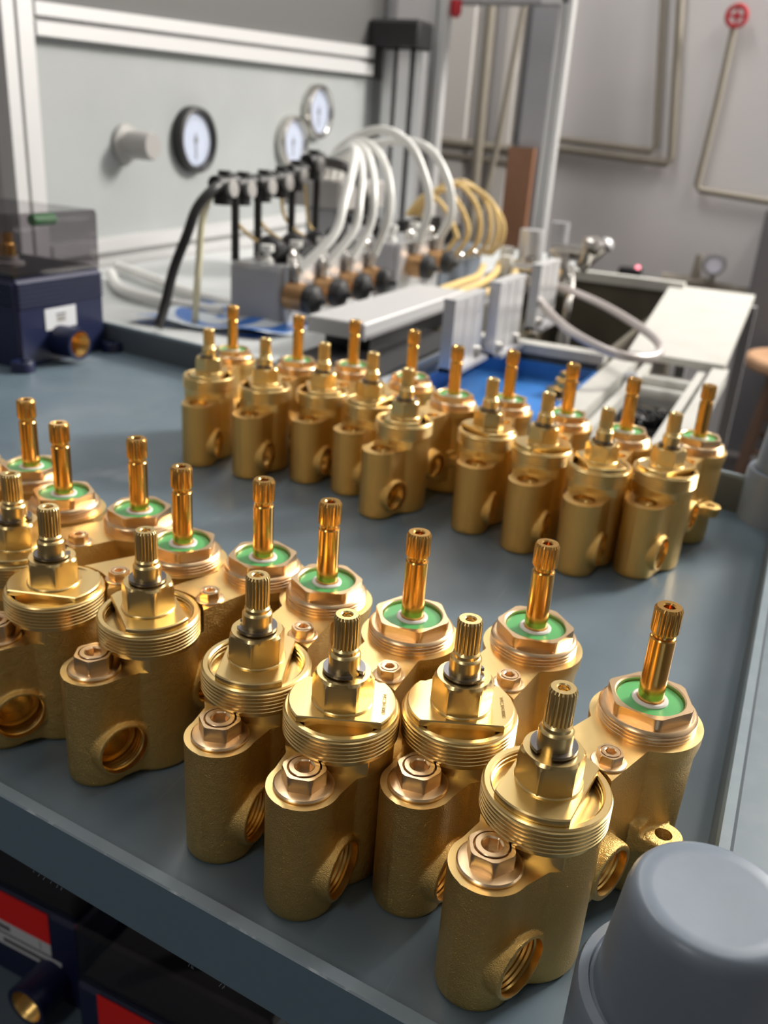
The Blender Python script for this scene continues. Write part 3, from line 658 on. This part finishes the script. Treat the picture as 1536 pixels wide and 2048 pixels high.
for (x0, x1, lab) in ((-1.62, -1.47, 'white wall strip left of the thick upright pipe'), (-1.34, -1.27, 'white wall strip right of the thick upright pipe'), (-1.24, -1.13, 'white wall strip beside the grey column')):
    tag(MB().bbox((x0, 3.93, -0.8), (x1, 3.999, 1.4), .01).build('wall_strip', M['wallwhite']), lab, 'strip')
t = thing('hand_wheel', 'red valve hand wheel high on the back wall at the right', 'wheel', (-0.457, 3.93, 0.785))
hw = MB(); hw.tube([(.034*math.cos(a), 0, .034*math.sin(a)) for a in [2*PI*k/20 for k in range(21)]], .009, 8, 1); hw.build('rim', M['redwheel'], t)
MB().box((-.034, -.004, -.005), (.034, .004, .005)).box((-.005, -.004, -.034), (.005, .004, .034)).lathe([(0, -.01), (.012, -.01), (.012, .02), (0, .02)], 16, (0, 0, 0), (0, 1, 0)).build('spokes', M['redwheel'], t)
t = thing('wall_gauge', 'small dial gauge on an olive pipe low on the back wall', 'gauge', (-0.352, 3.86, -0.085))
MB().lathe([(0, 0), (.045, 0), (.045, .02), (.036, .024), (.034, .014), (0, .014)], 32, (0, 0, 0), (0, -1, 0)).build('case', M['greycol'], t)
MB().lathe([(0, .0145), (.033, .0145), (0, .0155)], 32, (0, 0, 0), (0, -1, 0)).build('dial', M['dial'], t)
MB().box((-.008, .0, -.09), (.008, .02, -.04)).build('stem', M['pipe'], t)
t = thing('pipe_fitting', 'olive brass tee on the low wall pipe beside the small gauge', 'fitting', (-0.42, 3.9, -0.14))
MB().cyl((0, 0, -.04), (0, 0, .08), .022, .012, 16).cyl((-.05, 0, -.03), (.05, 0, -.03), .026, None, 16).build('tee', M['pipe'], t)
wallpipe([(-0.55, 3.9, -0.165), (-0.25, 3.9, -0.185), (0.1, 3.9, -0.2)], 0.022, 'low olive pipe along the wall behind the white board')
t = thing('indicator_box', 'small black box with a pink light at the foot of the back wall', 'box', (-0.68, 3.9, -0.155))
MB().bbox((-.045, -.03, -.02), (.045, .03, .015), .004).build('case', M['black'], t)
em = mat('pink_indicator', (0.9, 0.3, 0.35), .4); em.node_tree.nodes['Principled BSDF'].inputs['Emission Color'].default_value = (1, .25, .32, 1); em.node_tree.nodes['Principled BSDF'].inputs['Emission Strength'].default_value = 2.5
MB().lathe([(0, 0), (.010, 0), (.008, .010), (0, .013)], 16, (.03, -.01, .015)).build('light', em, t)
tag(MB().bbox((-0.205, 3.80, -0.8), (0.10, 3.95, 0.14), .01).build('dark_cabinet', M['darkcol']), 'dark cabinet against the wall at the right edge', 'cabinet')

# manifold blocks with bronze fittings
def manifold(x0, y0, x1, y1, h, label, ys, zf):
    t = thing('manifold_block', label, 'manifold', ((x0+x1)/2, (y0+y1)/2, -0.002), 0, 'manifold blocks on the rig')
    part(MB().bbox((x0, y0, -.002), (x1, y1, h), .004), 'block', M['greymetal'], t)
    part(MB().box((x1-.001, y0+.01, .0), (x1+.010, y1-.01, h+.004)), 'face_plate', M['alu'], t)
    part(MB().box((x0+.004, y0+.004, h-.001), (x1-.002, y1-.004, h+.004)), 'top_plate', M['alu'], t)
    for y in ys:
        f = MB().lathe([(0, 0), (.0235, 0), (.0235, .033), (.022, .035), (0, .035)], 28, (x1+.006, y, zf), (1, 0, -.05)); f = part(f, 'bronze_fitting', M['brownfit'], t)
        g = MB().lathe([(0, .034), (.0240, .034), (.0245, .042), (.022, .051), (.012, .056), (.005, .058), (.005, .066), (0, .067)], 28, (x1+.006, y, zf), (1, 0, -.05)).build('black_end', M['black'], f)
        n = MB().lathe([(0, 0), (.008, 0), (.008, .016), (.011, .018), (.011, .028), (.006, .032), (0, .032)], 16, (x1+.018, y+.002, zf+.019)).build('hose_nipple', M['steel'], f)
        part(MB().lathe([(0, 0), (.007, 0), (.009, .006), (.009, .02), (.005, .026), (0, .026)], 12, (x1-.010, y+.03, h)), 'elbow', M['steel'], t)
        part(MB().lathe([(0, 0), (.010, 0), (.010, .010), (.005, .012), (.005, .022), (.011, .024), (.011, .034), (0, .034)], 12, (x1-.030, y-.01, h)), 'white_connector', M['hose'], t)
    return t
manifold(-0.850, 1.245, -0.755, 1.575, 0.093, 'grey manifold block nearest the cart, four bronze fittings on its side', (1.265, 1.355, 1.445, 1.535), .052)
manifold(-0.850, 1.655, -0.745, 1.90, 0.100, 'second manifold block farther back, two bronze fittings on its side', (1.715, 1.825), .062)
# beam in front of the manifolds, black block and plate below it
t = thing('clamp_beam', 'wide white aluminium beam lying before the bronze fittings', 'beam', (-0.62, 1.35, 0.0))
part(MB().bbox((-0.650, 1.150, .026), (-0.556, 1.56, .050), .002), 'beam', M['aluw'], t)
part(MB().box((-0.553, 1.158, .030), (-0.5525, 1.555, .034)), 'groove', M['greycol'], t)
part(MB().box((-0.640, 1.19, -.002), (-0.565, 1.55, .026)), 'lower_block', M['black'], t)
part(MB().box((-0.640, 1.05, -.002), (-0.490, 1.40, .003)), 'black_plate', M['black'], t)
for (x, y, zt, lab) in ((-0.435, 1.223, .0965, 'nearest short aluminium post standing before the white beam'), (-0.418, 1.362, .1068, 'middle short aluminium post before the white beam'), (-0.428, 1.612, .1085, 'farthest short aluminium post, by the tank')):
    t = thing('clamp_post', lab, 'post', (x, y, -0.002), 0, 'short aluminium posts')
    b = MB()
    for (y0, y1, tt) in ((-.062, -.022, 0), (-.022, -.016, .003), (-.016, .016, 0), (.016, .022, .003), (.022, .062, 0)): b.box((-.008, y0, .0), (.009-tt, y1, zt+.002))
    b.build('extrusion', M['alu'], t)
    MB().box((-.0088, -.063, zt+.001), (.0098, .063, zt+.005)).build('end_plate', M['aluw'], t)
    for y in (-.045, .045): MB().lathe([(0, 0), (.007, 0), (.007, .007), (0, .009)], 16, (.009, y, .014), (1, 0, 0)).build('bolt', M['steel'], t)
    MB().box((-.012, -.062, .0), (.022, .062, .006)).build('base_plate', M['greymetal'], t)
tag(MB().box((-0.4849, 1.045, -.030), (-0.4795, 1.412, -.012)).build('rig_ledge', M['slate']), 'dark slate ledge under the short aluminium posts', 'ledge')

# black push-in fittings with drop tubes, cables
t = thing('air_manifold', 'row of black push-in air fittings above the manifold block', 'manifold', (-0.85, 1.35, 0.21))
row = [(-0.852, 1.235, .212), (-0.851, 1.285, .210), (-0.850, 1.345, .213), (-0.850, 1.40, .218), (-0.850, 1.45, .228), (-0.850, 1.51, .246)]
for i, p in enumerate(row):
    q = MB().cyl((p[0], p[1]-.026, p[2]), (p[0], p[1]+.026, p[2]+.004), .013, None, 14).cyl((p[0], p[1], p[2]-.002), (p[0], p[1], p[2]+.020), .012, .010, 14)
    q.cyl((p[0], p[1]-.004, p[2]-.030), (p[0], p[1]-.004, p[2]), .015, .014, 14)
    part(q, 'fitting', M['black'], t)
    part(MB().lathe([(0, 0), (.013, 0), (.013, .008), (0, .009)], 14, (p[0]+.010, p[1], p[2]-.006), (1, 0, .1)), 'release_ring', M['padwhite'], t)
for (x, y, z0, z1) in ((-0.850, 1.262, .093, .205), (-0.850, 1.328, .093, .21), (-0.852, 1.44, .093, .22), (-0.848, 1.52, .093, .24)):
    part(MB().cyl((x, y, z0), (x, y, z1), .0065, None, 12), 'drop_tube', M['black'], t)
for (y, k) in ((1.30, 0), (1.375, 1), (1.455, 2), (1.525, 3)):
    q = thing('elbow_valve', ['black elbow valve nearest on top of the manifold block', 'second black elbow valve on top of the manifold block', 'third black elbow valve on top of the manifold block', 'farthest black elbow valve on top of the manifold block'][k], 'valve', (-0.815, y, .093), 0, 'elbow valves on the manifold')
    MB().lathe([(0, 0), (.010, 0), (.010, .010), (.014, .012), (.014, .022), (0, .022)], 14).build('nut', M['steel'], q)
    MB().tube([(0, 0, .02), (.006, -.004, .028), (.030, -.010, .022), (.042, -.014, .014)], .0165, 12, 4).build('elbow', M['black'], q)
    MB().lathe([(0, 0), (.008, 0), (.008, .014), (0, .014)], 12, (-.004, .0, .022)).build('top_screw', M['brownfit'], q)
def hose(name, pts, r, mt, label, cat, group=None, n=12): return tag(MB().tube(pts, r, n, 8).build(name, mt), label, cat, group)
W = 'white hoses arching over the manifolds'
hose('white_hose', [(-0.732, 1.267, 0.095), (-0.702, 1.32, 0.146), (-0.706, 1.36, 0.198), (-0.725, 1.42, 0.242), (-0.775, 1.52, 0.271), (-0.861, 1.65, 0.267), (-0.992, 1.770, .226)], .0074, M['hose'], 'white hose on the nearest bronze fitting', 'hose', W)
hose('white_hose', [(-0.732, 1.357, 0.095), (-0.707, 1.40, 0.149), (-0.714, 1.43, 0.195), (-0.738, 1.48, 0.241), (-0.792, 1.56, 0.27), (-0.877, 1.68, 0.266), (-0.992, 1.804, .226)], .0074, M['hose'], 'white hose on the second bronze fitting', 'hose', W)
hose('white_hose', [(-0.732, 1.447, 0.095), (-0.716, 1.48, 0.152), (-0.722, 1.5, 0.201), (-0.747, 1.54, 0.24), (-0.794, 1.6, 0.271), (-0.877, 1.7, 0.274), (-0.992, 1.838, .226)], .0074, M['hose'], 'white hose on the third bronze fitting', 'hose', W)
hose('white_hose', [(-0.732, 1.537, 0.095), (-0.713, 1.55, 0.166), (-0.727, 1.57, 0.224), (-0.762, 1.6, 0.264), (-0.824, 1.66, 0.283), (-0.897, 1.74, 0.275), (-0.992, 1.872, .226)], .0074, M['hose'], 'white hose on the fourth bronze fitting', 'hose', W)
hose('white_hose', [(-0.722, 1.717, 0.105), (-0.698, 1.70, 0.179), (-0.718, 1.70, 0.241), (-0.753, 1.70, 0.288), (-0.817, 1.72, 0.307), (-0.897, 1.76, 0.29), (-0.963, 1.80, 0.252), (-0.992, 1.906, .226)], .0086, M['hose'], 'tallest white hose arching to the fifth bronze fitting', 'hose', W)
hose('white_hose', [(-0.722, 1.827, 0.105), (-0.697, 1.82, 0.156), (-0.707, 1.82, 0.213), (-0.744, 1.82, 0.268), (-0.798, 1.84, 0.288), (-0.876, 1.86, 0.284), (-0.959, 1.86, 0.263), (-0.992, 1.940, .226)], .0086, M['hose'], 'white hose on the farthest bronze fitting', 'hose', W)
t = thing('hose_tower', 'grey and white valve tower where the white hoses gather', 'tower', (-0.97, 1.85, -0.002))
MB().bbox((-.05, -.07, 0), (.03, .07, .15), .006).build('tower_block', M['greymetal'], t)
MB().bbox((-.09, -.10, .15), (.05, .12, .205), .006).build('valve_bank', M['padwhite'], t)
for k in range(6): MB().cyl((-.03+.0*k, -.08+.034*k, .19), (-.02, -.08+.034*k, .225), .012, None, 12).build('socket', M['hose'], t)
for k in range(3): MB().cyl((.04, -.06+.05*k, .14), (.075, -.06+.05*k, .12), .010, None, 12).build('black_coil', M['black'], t)
t2 = thing('amber_tube_bank', 'dark fitting bank under the arching yellow tubes', 'manifold', (-0.79, 2.0, -0.002))
MB().bbox((-.10, -.13, 0), (.06, .14, .075), .005).build('bank_block', M['slate'], t2)
for k in range(6):
    MB().cyl((-.05, -.10+.04*k, .07), (-.052, -.10+.04*k, .128), .015, .013, 12).cyl((.0, -.11+.042*k, .07), (.004, -.11+.042*k, .115), .012, .010, 12).build('black_fitting', M['black'], t2)
    MB().cyl((-.02, -.10+.04*k, .07), (-.02, -.10+.04*k, .098), .010, None, 12).build('brass_fitting', M['bore'], t2)
    MB().lathe([(0, 0), (.010, 0), (.010, .012), (.006, .014), (.006, .03), (0, .03)], 12, (.055, -.10+.045*k, .055), (1, 0, .25)).build('tube_nipple', M['steel'], t2)
G = 'yellow tubes in arcs beyond the white hoses'
ys = [[(-0.854, 2.0, 0.133), (-0.817, 2.0, 0.178), (-0.743, 2.0, 0.207), (-0.68, 2.0, 0.183), (-0.655, 2.0, 0.141), (-0.653, 2.0, 0.099), (-0.675, 2.0, 0.064)],
 [(-0.849, 1.97, 0.135), (-0.812, 1.97, 0.179), (-0.758, 1.97, 0.212), (-0.711, 1.97, 0.187), (-0.686, 1.97, 0.145), (-0.684, 1.97, 0.097), (-0.706, 1.97, 0.062)],
 [(-0.841, 1.94, 0.137), (-0.805, 1.94, 0.18), (-0.763, 1.94, 0.196), (-0.727, 1.94, 0.171), (-0.702, 1.94, 0.129), (-0.703, 1.94, 0.097), (-0.725, 1.94, 0.063)],
 [(-0.831, 1.9, 0.14), (-0.795, 1.9, 0.182), (-0.762, 1.9, 0.177), (-0.735, 1.9, 0.151), (-0.711, 1.9, 0.11), (-0.713, 1.9, 0.099), (-0.736, 1.9, 0.065)],
 [(-0.869, 2.04, 0.13), (-0.831, 2.04, 0.175), (-0.767, 2.04, 0.213), (-0.712, 2.04, 0.188), (-0.687, 2.04, 0.145), (-0.684, 2.04, 0.093), (-0.707, 2.04, 0.057)],
 [(-0.872, 2.08, 0.12), (-0.815, 2.08, 0.195), (-0.735, 2.08, 0.195), (-0.672, 2.08, 0.140), (-0.665, 2.08, 0.090), (-0.69, 2.08, 0.055)]]
for p, l in zip(ys, ('widest', 'third widest', 'fourth widest', 'smallest and nearest', 'second widest', 'farthest')):
    hose('yellow_tube', p, .0052, M['ytube'], l + ' yellow tube arc beyond the white hoses', 'tube', G, 10)
for k, p in enumerate([[(-0.66, 1.95, .045), (-0.64, 1.86, .035), (-0.645, 1.78, .030), (-0.66, 1.70, .022)], [(-0.64, 2.0, .05), (-0.615, 1.9, .04), (-0.61, 1.80, .03), (-0.63, 1.72, .018)], [(-0.62, 2.05, .05), (-0.585, 1.95, .04), (-0.575, 1.85, .03), (-0.59, 1.75, .016)]]):
    hose('yellow_tube', p, .0075, M['ytube'], ['left', 'middle', 'right'][k] + ' one of three yellow tubes lying flat below the arcs', 'tube', 'yellow tubes lying flat', 10)
ss = [[(-0.884, 1.3, 0.195), (-0.876, 1.3, 0.157), (-0.855, 1.3, 0.136), (-0.825, 1.30, 0.120)], [(-0.883, 1.37, 0.195), (-0.875, 1.37, 0.154), (-0.852, 1.37, 0.132), (-0.825, 1.37, 0.120)],
 [(-0.876, 1.44, 0.20), (-0.867, 1.44, 0.156), (-0.844, 1.44, 0.133), (-0.825, 1.45, 0.120)], [(-0.866, 1.51, 0.21), (-0.856, 1.51, 0.141), (-0.831, 1.51, 0.117), (-0.82, 1.52, 0.115)]]
for k, p in enumerate(ss): hose('thin_yellow_tube', p, .0032, M['ytube'], ['nearest', 'second', 'third', 'farthest'][k] + ' thin yellow tube dropping from the black air fittings', 'tube', 'thin yellow drop tubes', 8)
hose('black_cable', [(-0.855, 1.25, 0.214), (-0.845, 1.2, 0.208), (-0.856, 1.17, 0.18), (-0.865, 1.155, 0.14), (-0.880, 1.14, 0.088), (-0.882, 1.12, 0.038), (-0.880, 1.10, 0.006)], .0078, M['black'], 'thick black cable curving down to the back edge of the cart', 'cable')
hose('pale_yellow_tube', [(-0.862, 1.262, 0.210), (-0.864, 1.22, 0.199), (-0.869, 1.2, 0.159), (-0.869, 1.19, 0.1), (-0.868, 1.18, 0.039), (-0.871, 1.18, 0.003)], .0055, mat('pale_tube', (.62, .58, .40), .3), 'pale yellow tube hanging beside the black cable', 'tube', None, 10)
hose('black_hose', [(-0.850, 1.52, 0.249), (-0.844, 1.62, 0.237), (-0.825, 1.65, 0.206), (-0.801, 1.7, 0.105)], .009, M['black'], 'black hose dropping behind the white hoses', 'hose')
for k, p in enumerate([[(-1.30, 1.50, .012), (-1.14, 1.42, .012), (-1.02, 1.36, .010), (-0.90, 1.33, .008)], [(-1.25, 1.42, .010), (-1.12, 1.30, .010), (-1.0, 1.26, .010), (-0.88, 1.27, .006)]]):
    hose('clear_hose', p, .010, M['hose'], ['farther', 'nearer'][k] + ' pale hose lying on the rig table left of the black cable', 'hose', 'pale hoses on the rig table')
# folded blue striped film bag lying on the rig table
b = MB(); n1, n2 = 22, 14; vs = []
for i in range(n1):
    for j in range(n2):
        u, v = i/(n1-1), j/(n2-1); x = -0.12+.24*u; y = -.10+.2*v; x += .03*math.sin(v*3)
        vs.append((x, y, .006+.004*math.sin(9*u+4*v)+.003*math.cos(13*v)))
vs += [(x, y, 0.0) for x, y, zz in vs]; N = n1*n2; fs = []
for i in range(n1-1):
    for j in range(n2-1):
        q = (i*n2+j, (i+1)*n2+j, (i+1)*n2+j+1, i*n2+j+1); fs.append(q); fs.append(tuple(N+k for k in q[::-1]))
o = tag(b.add(vs, fs).build('striped_bag', M['stripe'], None, 60), 'blue and white striped plastic bag lying flat on the rig table', 'bag'); o.location = (-0.86, 1.245, 0.0); o.rotation_euler.z = .15

# tank with the grey hose loop, blue tray, conveyor
t = thing('water_tank', 'dark olive water tank with pale rims beside the white conveyor', 'tank', (-0.42, 1.9, -0.80))
part(MB().box((-0.600, 1.44, -0.30), (-0.275, 2.37, -0.28)), 'tank_floor', M['olive'], t)
part(MB().box((-0.600, 1.44, -0.8), (-0.590, 2.37, -0.012)), 'side_wall', M['olive'], t)
part(MB().box((-0.285, 1.44, -0.8), (-0.275, 2.37, -0.012)), 'side_wall', M['olive'], t)
part(MB().box((-0.600, 2.36, -0.8), (-0.275, 2.37, -0.012)), 'end_wall', M['olive'], t)
part(MB().box((-0.600, 1.425, -0.8), (-0.275, 1.44, -0.012)), 'front_wall', M['slate'], t)
part(MB().box((-0.480, 1.415, -0.012), (-0.265, 1.450, 0.003)), 'front_rim', M['cream'], t)
part(MB().box((-0.62, 2.35, -0.012), (-0.275, 2.385, 0.012)), 'back_rim', M['cream'], t)
hose('grey_hose', [(-0.470, 1.76, .058), (-0.33, 1.60, .056), (-0.225, 1.455, .048), (-0.178, 1.37, .040), (-0.178, 1.30, .036), (-0.22, 1.262, .040), (-0.30, 1.335, .046), (-0.38, 1.48, .048), (-0.445, 1.63, .050), (-0.48, 1.72, .056)], .0068, M['greytube'], 'grey braided hose looping over the tank and conveyor edge', 'hose')
t = thing('fitting_cluster', 'stainless and brass valve cluster rising at the left of the tank', 'fittings', (-0.52, 2.0, -0.002))
part(MB().bbox((-0.66, 1.96, -.002), (-0.50, 2.15, .03), .004), 'block', M['greymetal'], t)
part(MB().cyl((-0.585, 2.05, .03), (-0.585, 2.05, .125), .028, None, 24), 'clear_cup', M['alu'], t)
part(MB().cyl((-0.548, 2.14, .02), (-0.548, 2.14, .14), .022, None, 24), 'clear_cup', M['greymetal'], t)
part(MB().cyl((-0.53, 2.05, .085), (-0.445, 2.02, .088), .018, None, 16), 'pipe', M['steel'], t)
part(MB().cyl((-0.455, 2.02, .07), (-0.445, 2.015, .125), .016, None, 16), 'tee', M['steel'], t)
part(MB().lathe([(0, 0), (.016, .004), (.02, .016), (.012, .026), (0, .028)], 16, (-0.442, 2.0, .108), (.7, -.7, .2)), 'ball_cap', M['steel'], t)
part(MB().cyl((-0.50, 2.0, .0), (-0.50, 2.0, .09), .022, .018, 16), 'body', M['steel'], t)
part(MB().cyl((-0.52, 1.95, -.01), (-0.49, 1.93, .06), .014, None, 16), 'brass_nipple', M['bore'], t)
part(MB().tube([(-0.48, 2.0, .06), (-0.465, 1.97, .03), (-0.455, 1.93, -.01), (-0.455, 1.92, -.06)], .009, 10, 5), 'drain_pipe', M['steel'], t)
part(MB().lathe([(0, 0), (.012, 0), (.014, .02), (.01, .045), (0, .05)], 14, (-0.452, 1.92, -.10)), 'nozzle', M['alu'], t)
part(MB().cyl((-0.57, 1.985, .03), (-0.57, 1.985, .075), .017, .013, 16), 'steel_body', M['steel'], t)
part(MB().cyl((-0.475, 2.07, .05), (-0.435, 2.09, .10), .015, None, 16), 'angle_valve', M['steel'], t)
part(MB().lathe([(0, 0), (.014, .003), (.018, .014), (.010, .024), (0, .026)], 16, (-0.432, 2.08, .10), (.6, .2, .5)), 'ball_cap', M['alu'], t)
part(MB().lathe([(0, 0), (.017, 0), (.017, .012), (0, .012)], 6, (-0.49, 1.975, .045), (.3, -1, .2)), 'hex_nut', M['steel'], t)
part(MB().tube([(-0.55, 1.96, .03), (-0.53, 1.92, .0), (-0.52, 1.88, -.04), (-0.50, 1.84, -.07)], .012, 10, 5), 'elbow_pipe', M['steel'], t)
part(MB().cyl((-0.63, 2.02, .03), (-0.63, 2.02, .085), .016, None, 14), 'white_cap', M['hose'], t)
part(MB().cyl((-0.615, 1.975, .03), (-0.615, 1.975, .07), .014, None, 14), 'white_cap', M['hose'], t)
part(MB().cyl((-0.60, 1.98, .045), (-0.50, 1.97, .05), .013, None, 14), 'cross_pipe', M['steel'], t)
part(MB().lathe([(0, 0), (.018, 0), (.018, .014), (.012, .018), (0, .018)], 6, (-0.535, 1.965, .05), (0, -1, 0)), 'hex_nut', M['bore'], t)

t = thing('blue_tray', 'shallow bright blue plastic tray behind the back row of valves', 'tray', (-0.37, 1.2, -0.075))
def tray_ring(e, zz): return [(-.105+e+.012*(k in (0, 7)), 0, 0) for k in range(8)]
x0, x1, y0, y1 = -0.478, -0.268, 1.035, 1.412
part(MB().bbox((x0, y0, -.056), (x1, y1, -.048), .004), 'tray_base', M['blue'], t)
for (a, c_) in (((x0, y0), (x0+.006, y1)), ((x1-.006, y0), (x1, y1)), ((x0, y0), (x1, y0+.006)), ((x0, y1-.006), (x1, y1))):
    part(MB().box((a[0], a[1], -.053), (c_[0], c_[1], -.022)), 'tray_wall', M['blue'], t)
part(MB().tube([(x0, y0+.02, -.020), (x0, y1-.03, -.020), (x0+.03, y1, -.020), (x1-.02, y1, -.020)], .0035, 8, 5), 'clear_lip', M['glass'], t)
tag(MB().box((-0.485, 1.032, -0.80), (-0.265, 1.41, -.057)).build('tray_stand', M['slate']), 'dark stand under the blue tray', 'stand')
hx = plug(1.25, (0, 0, 0)).mesh('hex_fitting', M['bore'], 26)
spots = [(-.285, 1.30, 0, 0), (-.283, 1.335, 0, 1), (-.286, 1.37, 0, 2), (-.315, 1.32, 0, 3), (-.313, 1.36, 0, 4), (-.299, 1.318, 1, 5), (-.298, 1.352, 1, 6), (-.300, 1.335, 2, 7)]
for (x, y, l, k) in spots:
    o = put('brass_fitting', hx, None, (x, y, -.0475+l*.0113)); o.rotation_euler.z = k*.7
    tag(o, 'topmost brass fitting of the heap in the blue tray' if l == 2 else 'loose brass fitting lower in the heap at the right end of the blue tray', 'fitting', 'brass fittings in the blue tray')

t = thing('conveyor', 'long cream white conveyor frame running back along the right', 'conveyor', (-0.18, 1.7, -0.80))
part(MB().prism([(-0.243, 1.50), (-0.090, 1.50), (-0.112, 2.40), (-0.313, 2.40)], -.012, 0.0), 'cover_board', M['cream'], t)
def rbar(x0a, x1a, y0_, y1_, z0_, z1_): return MB().box((x0a, y0_, z0_), (x1a, y1_, z1_))
part(rbar(-0.255, -0.222, 0.990, 1.50, -.030, -.006), 'side_rail', M['cream'], t)
part(rbar(-0.212, -0.200, 0.990, 1.50, -.034, -.014), 'inner_rail', M['cream'], t)
part(rbar(-0.108, -0.084, 0.990, 1.50, -.030, -.006), 'side_rail', M['cream'], t)
part(rbar(-0.128, -0.116, 0.990, 1.50, -.034, -.014), 'inner_rail', M['cream'], t)
part(MB().box((-0.20, 1.36, -.05), (-0.12, 1.495, -.030)), 'bed_plate', M['cream'], t)
part(MB().box((-0.20, 0.990, -.066), (-0.12, 1.30, -.056)), 'bed_plate', M['rigtop'], t)
for y in (1.412, 1.338): part(MB().cyl((-0.215, y, -.026), (-0.115, y, -.026), .011, None, 18), 'roller', M['cream'], t)
part(MB().cyl((-0.222, 1.375, -.022), (-0.205, 1.375, -.022), .016, None, 18), 'bearing', M['greymetal'], t)
for (x, y) in ((-0.24, 1.0), (-0.098, 1.0), (-0.24, 2.3), (-0.11, 2.3)): part(MB().box((x-.012, y-.012, -.8), (x+.012, y+.012, -.03 if y < 1.5 else -.014)), 'leg', M['greycol'], t)
# black wire tangle under the rollers
pts = []
for k in range(150):
    a = k*.83; pts.append((-0.160+.034*math.cos(a)*random.uniform(.4, 1.1), 1.240+.030*math.sin(a*1.13)*random.uniform(.4, 1.1), -.040+random.uniform(-.012, .012)))
tag(MB().tube(pts, .0022, 5, 4).build('wire_tangle', M['black']), 'tangle of thin black wire lying in the conveyor bed', 'wire')

# round wooden stool far right
t = thing('wooden_stool', 'round wooden stool with brown legs beyond the cart at the right', 'stool', (0.06, 3.55, -0.80))
MB().lathe([(0, 0), (.205, 0), (.215, .012), (.215, .032), (.205, .042), (0, .042)], 40, (0, 0, .41)).build('seat', M['wood'], t)
for a in (45, 135, 225, 315):
    c_, s_ = math.cos(math.radians(a)), math.sin(math.radians(a))
    MB().cyl((c_*.20, s_*.20, 0), (c_*.14, s_*.14, .41), .022, None, 14).build('leg', M['woodleg'], t)
for z in (.12, .25):
    for a in (45, 135, 225, 315):
        k = .20-.06*z/.41; p = [Vector((math.cos(math.radians(a+d))*k, math.sin(math.radians(a+d))*k, z)) for d in (0, 90)]
        MB().cyl(p[0], p[1], .012, None, 10).build('stretcher', M['woodleg'], t)
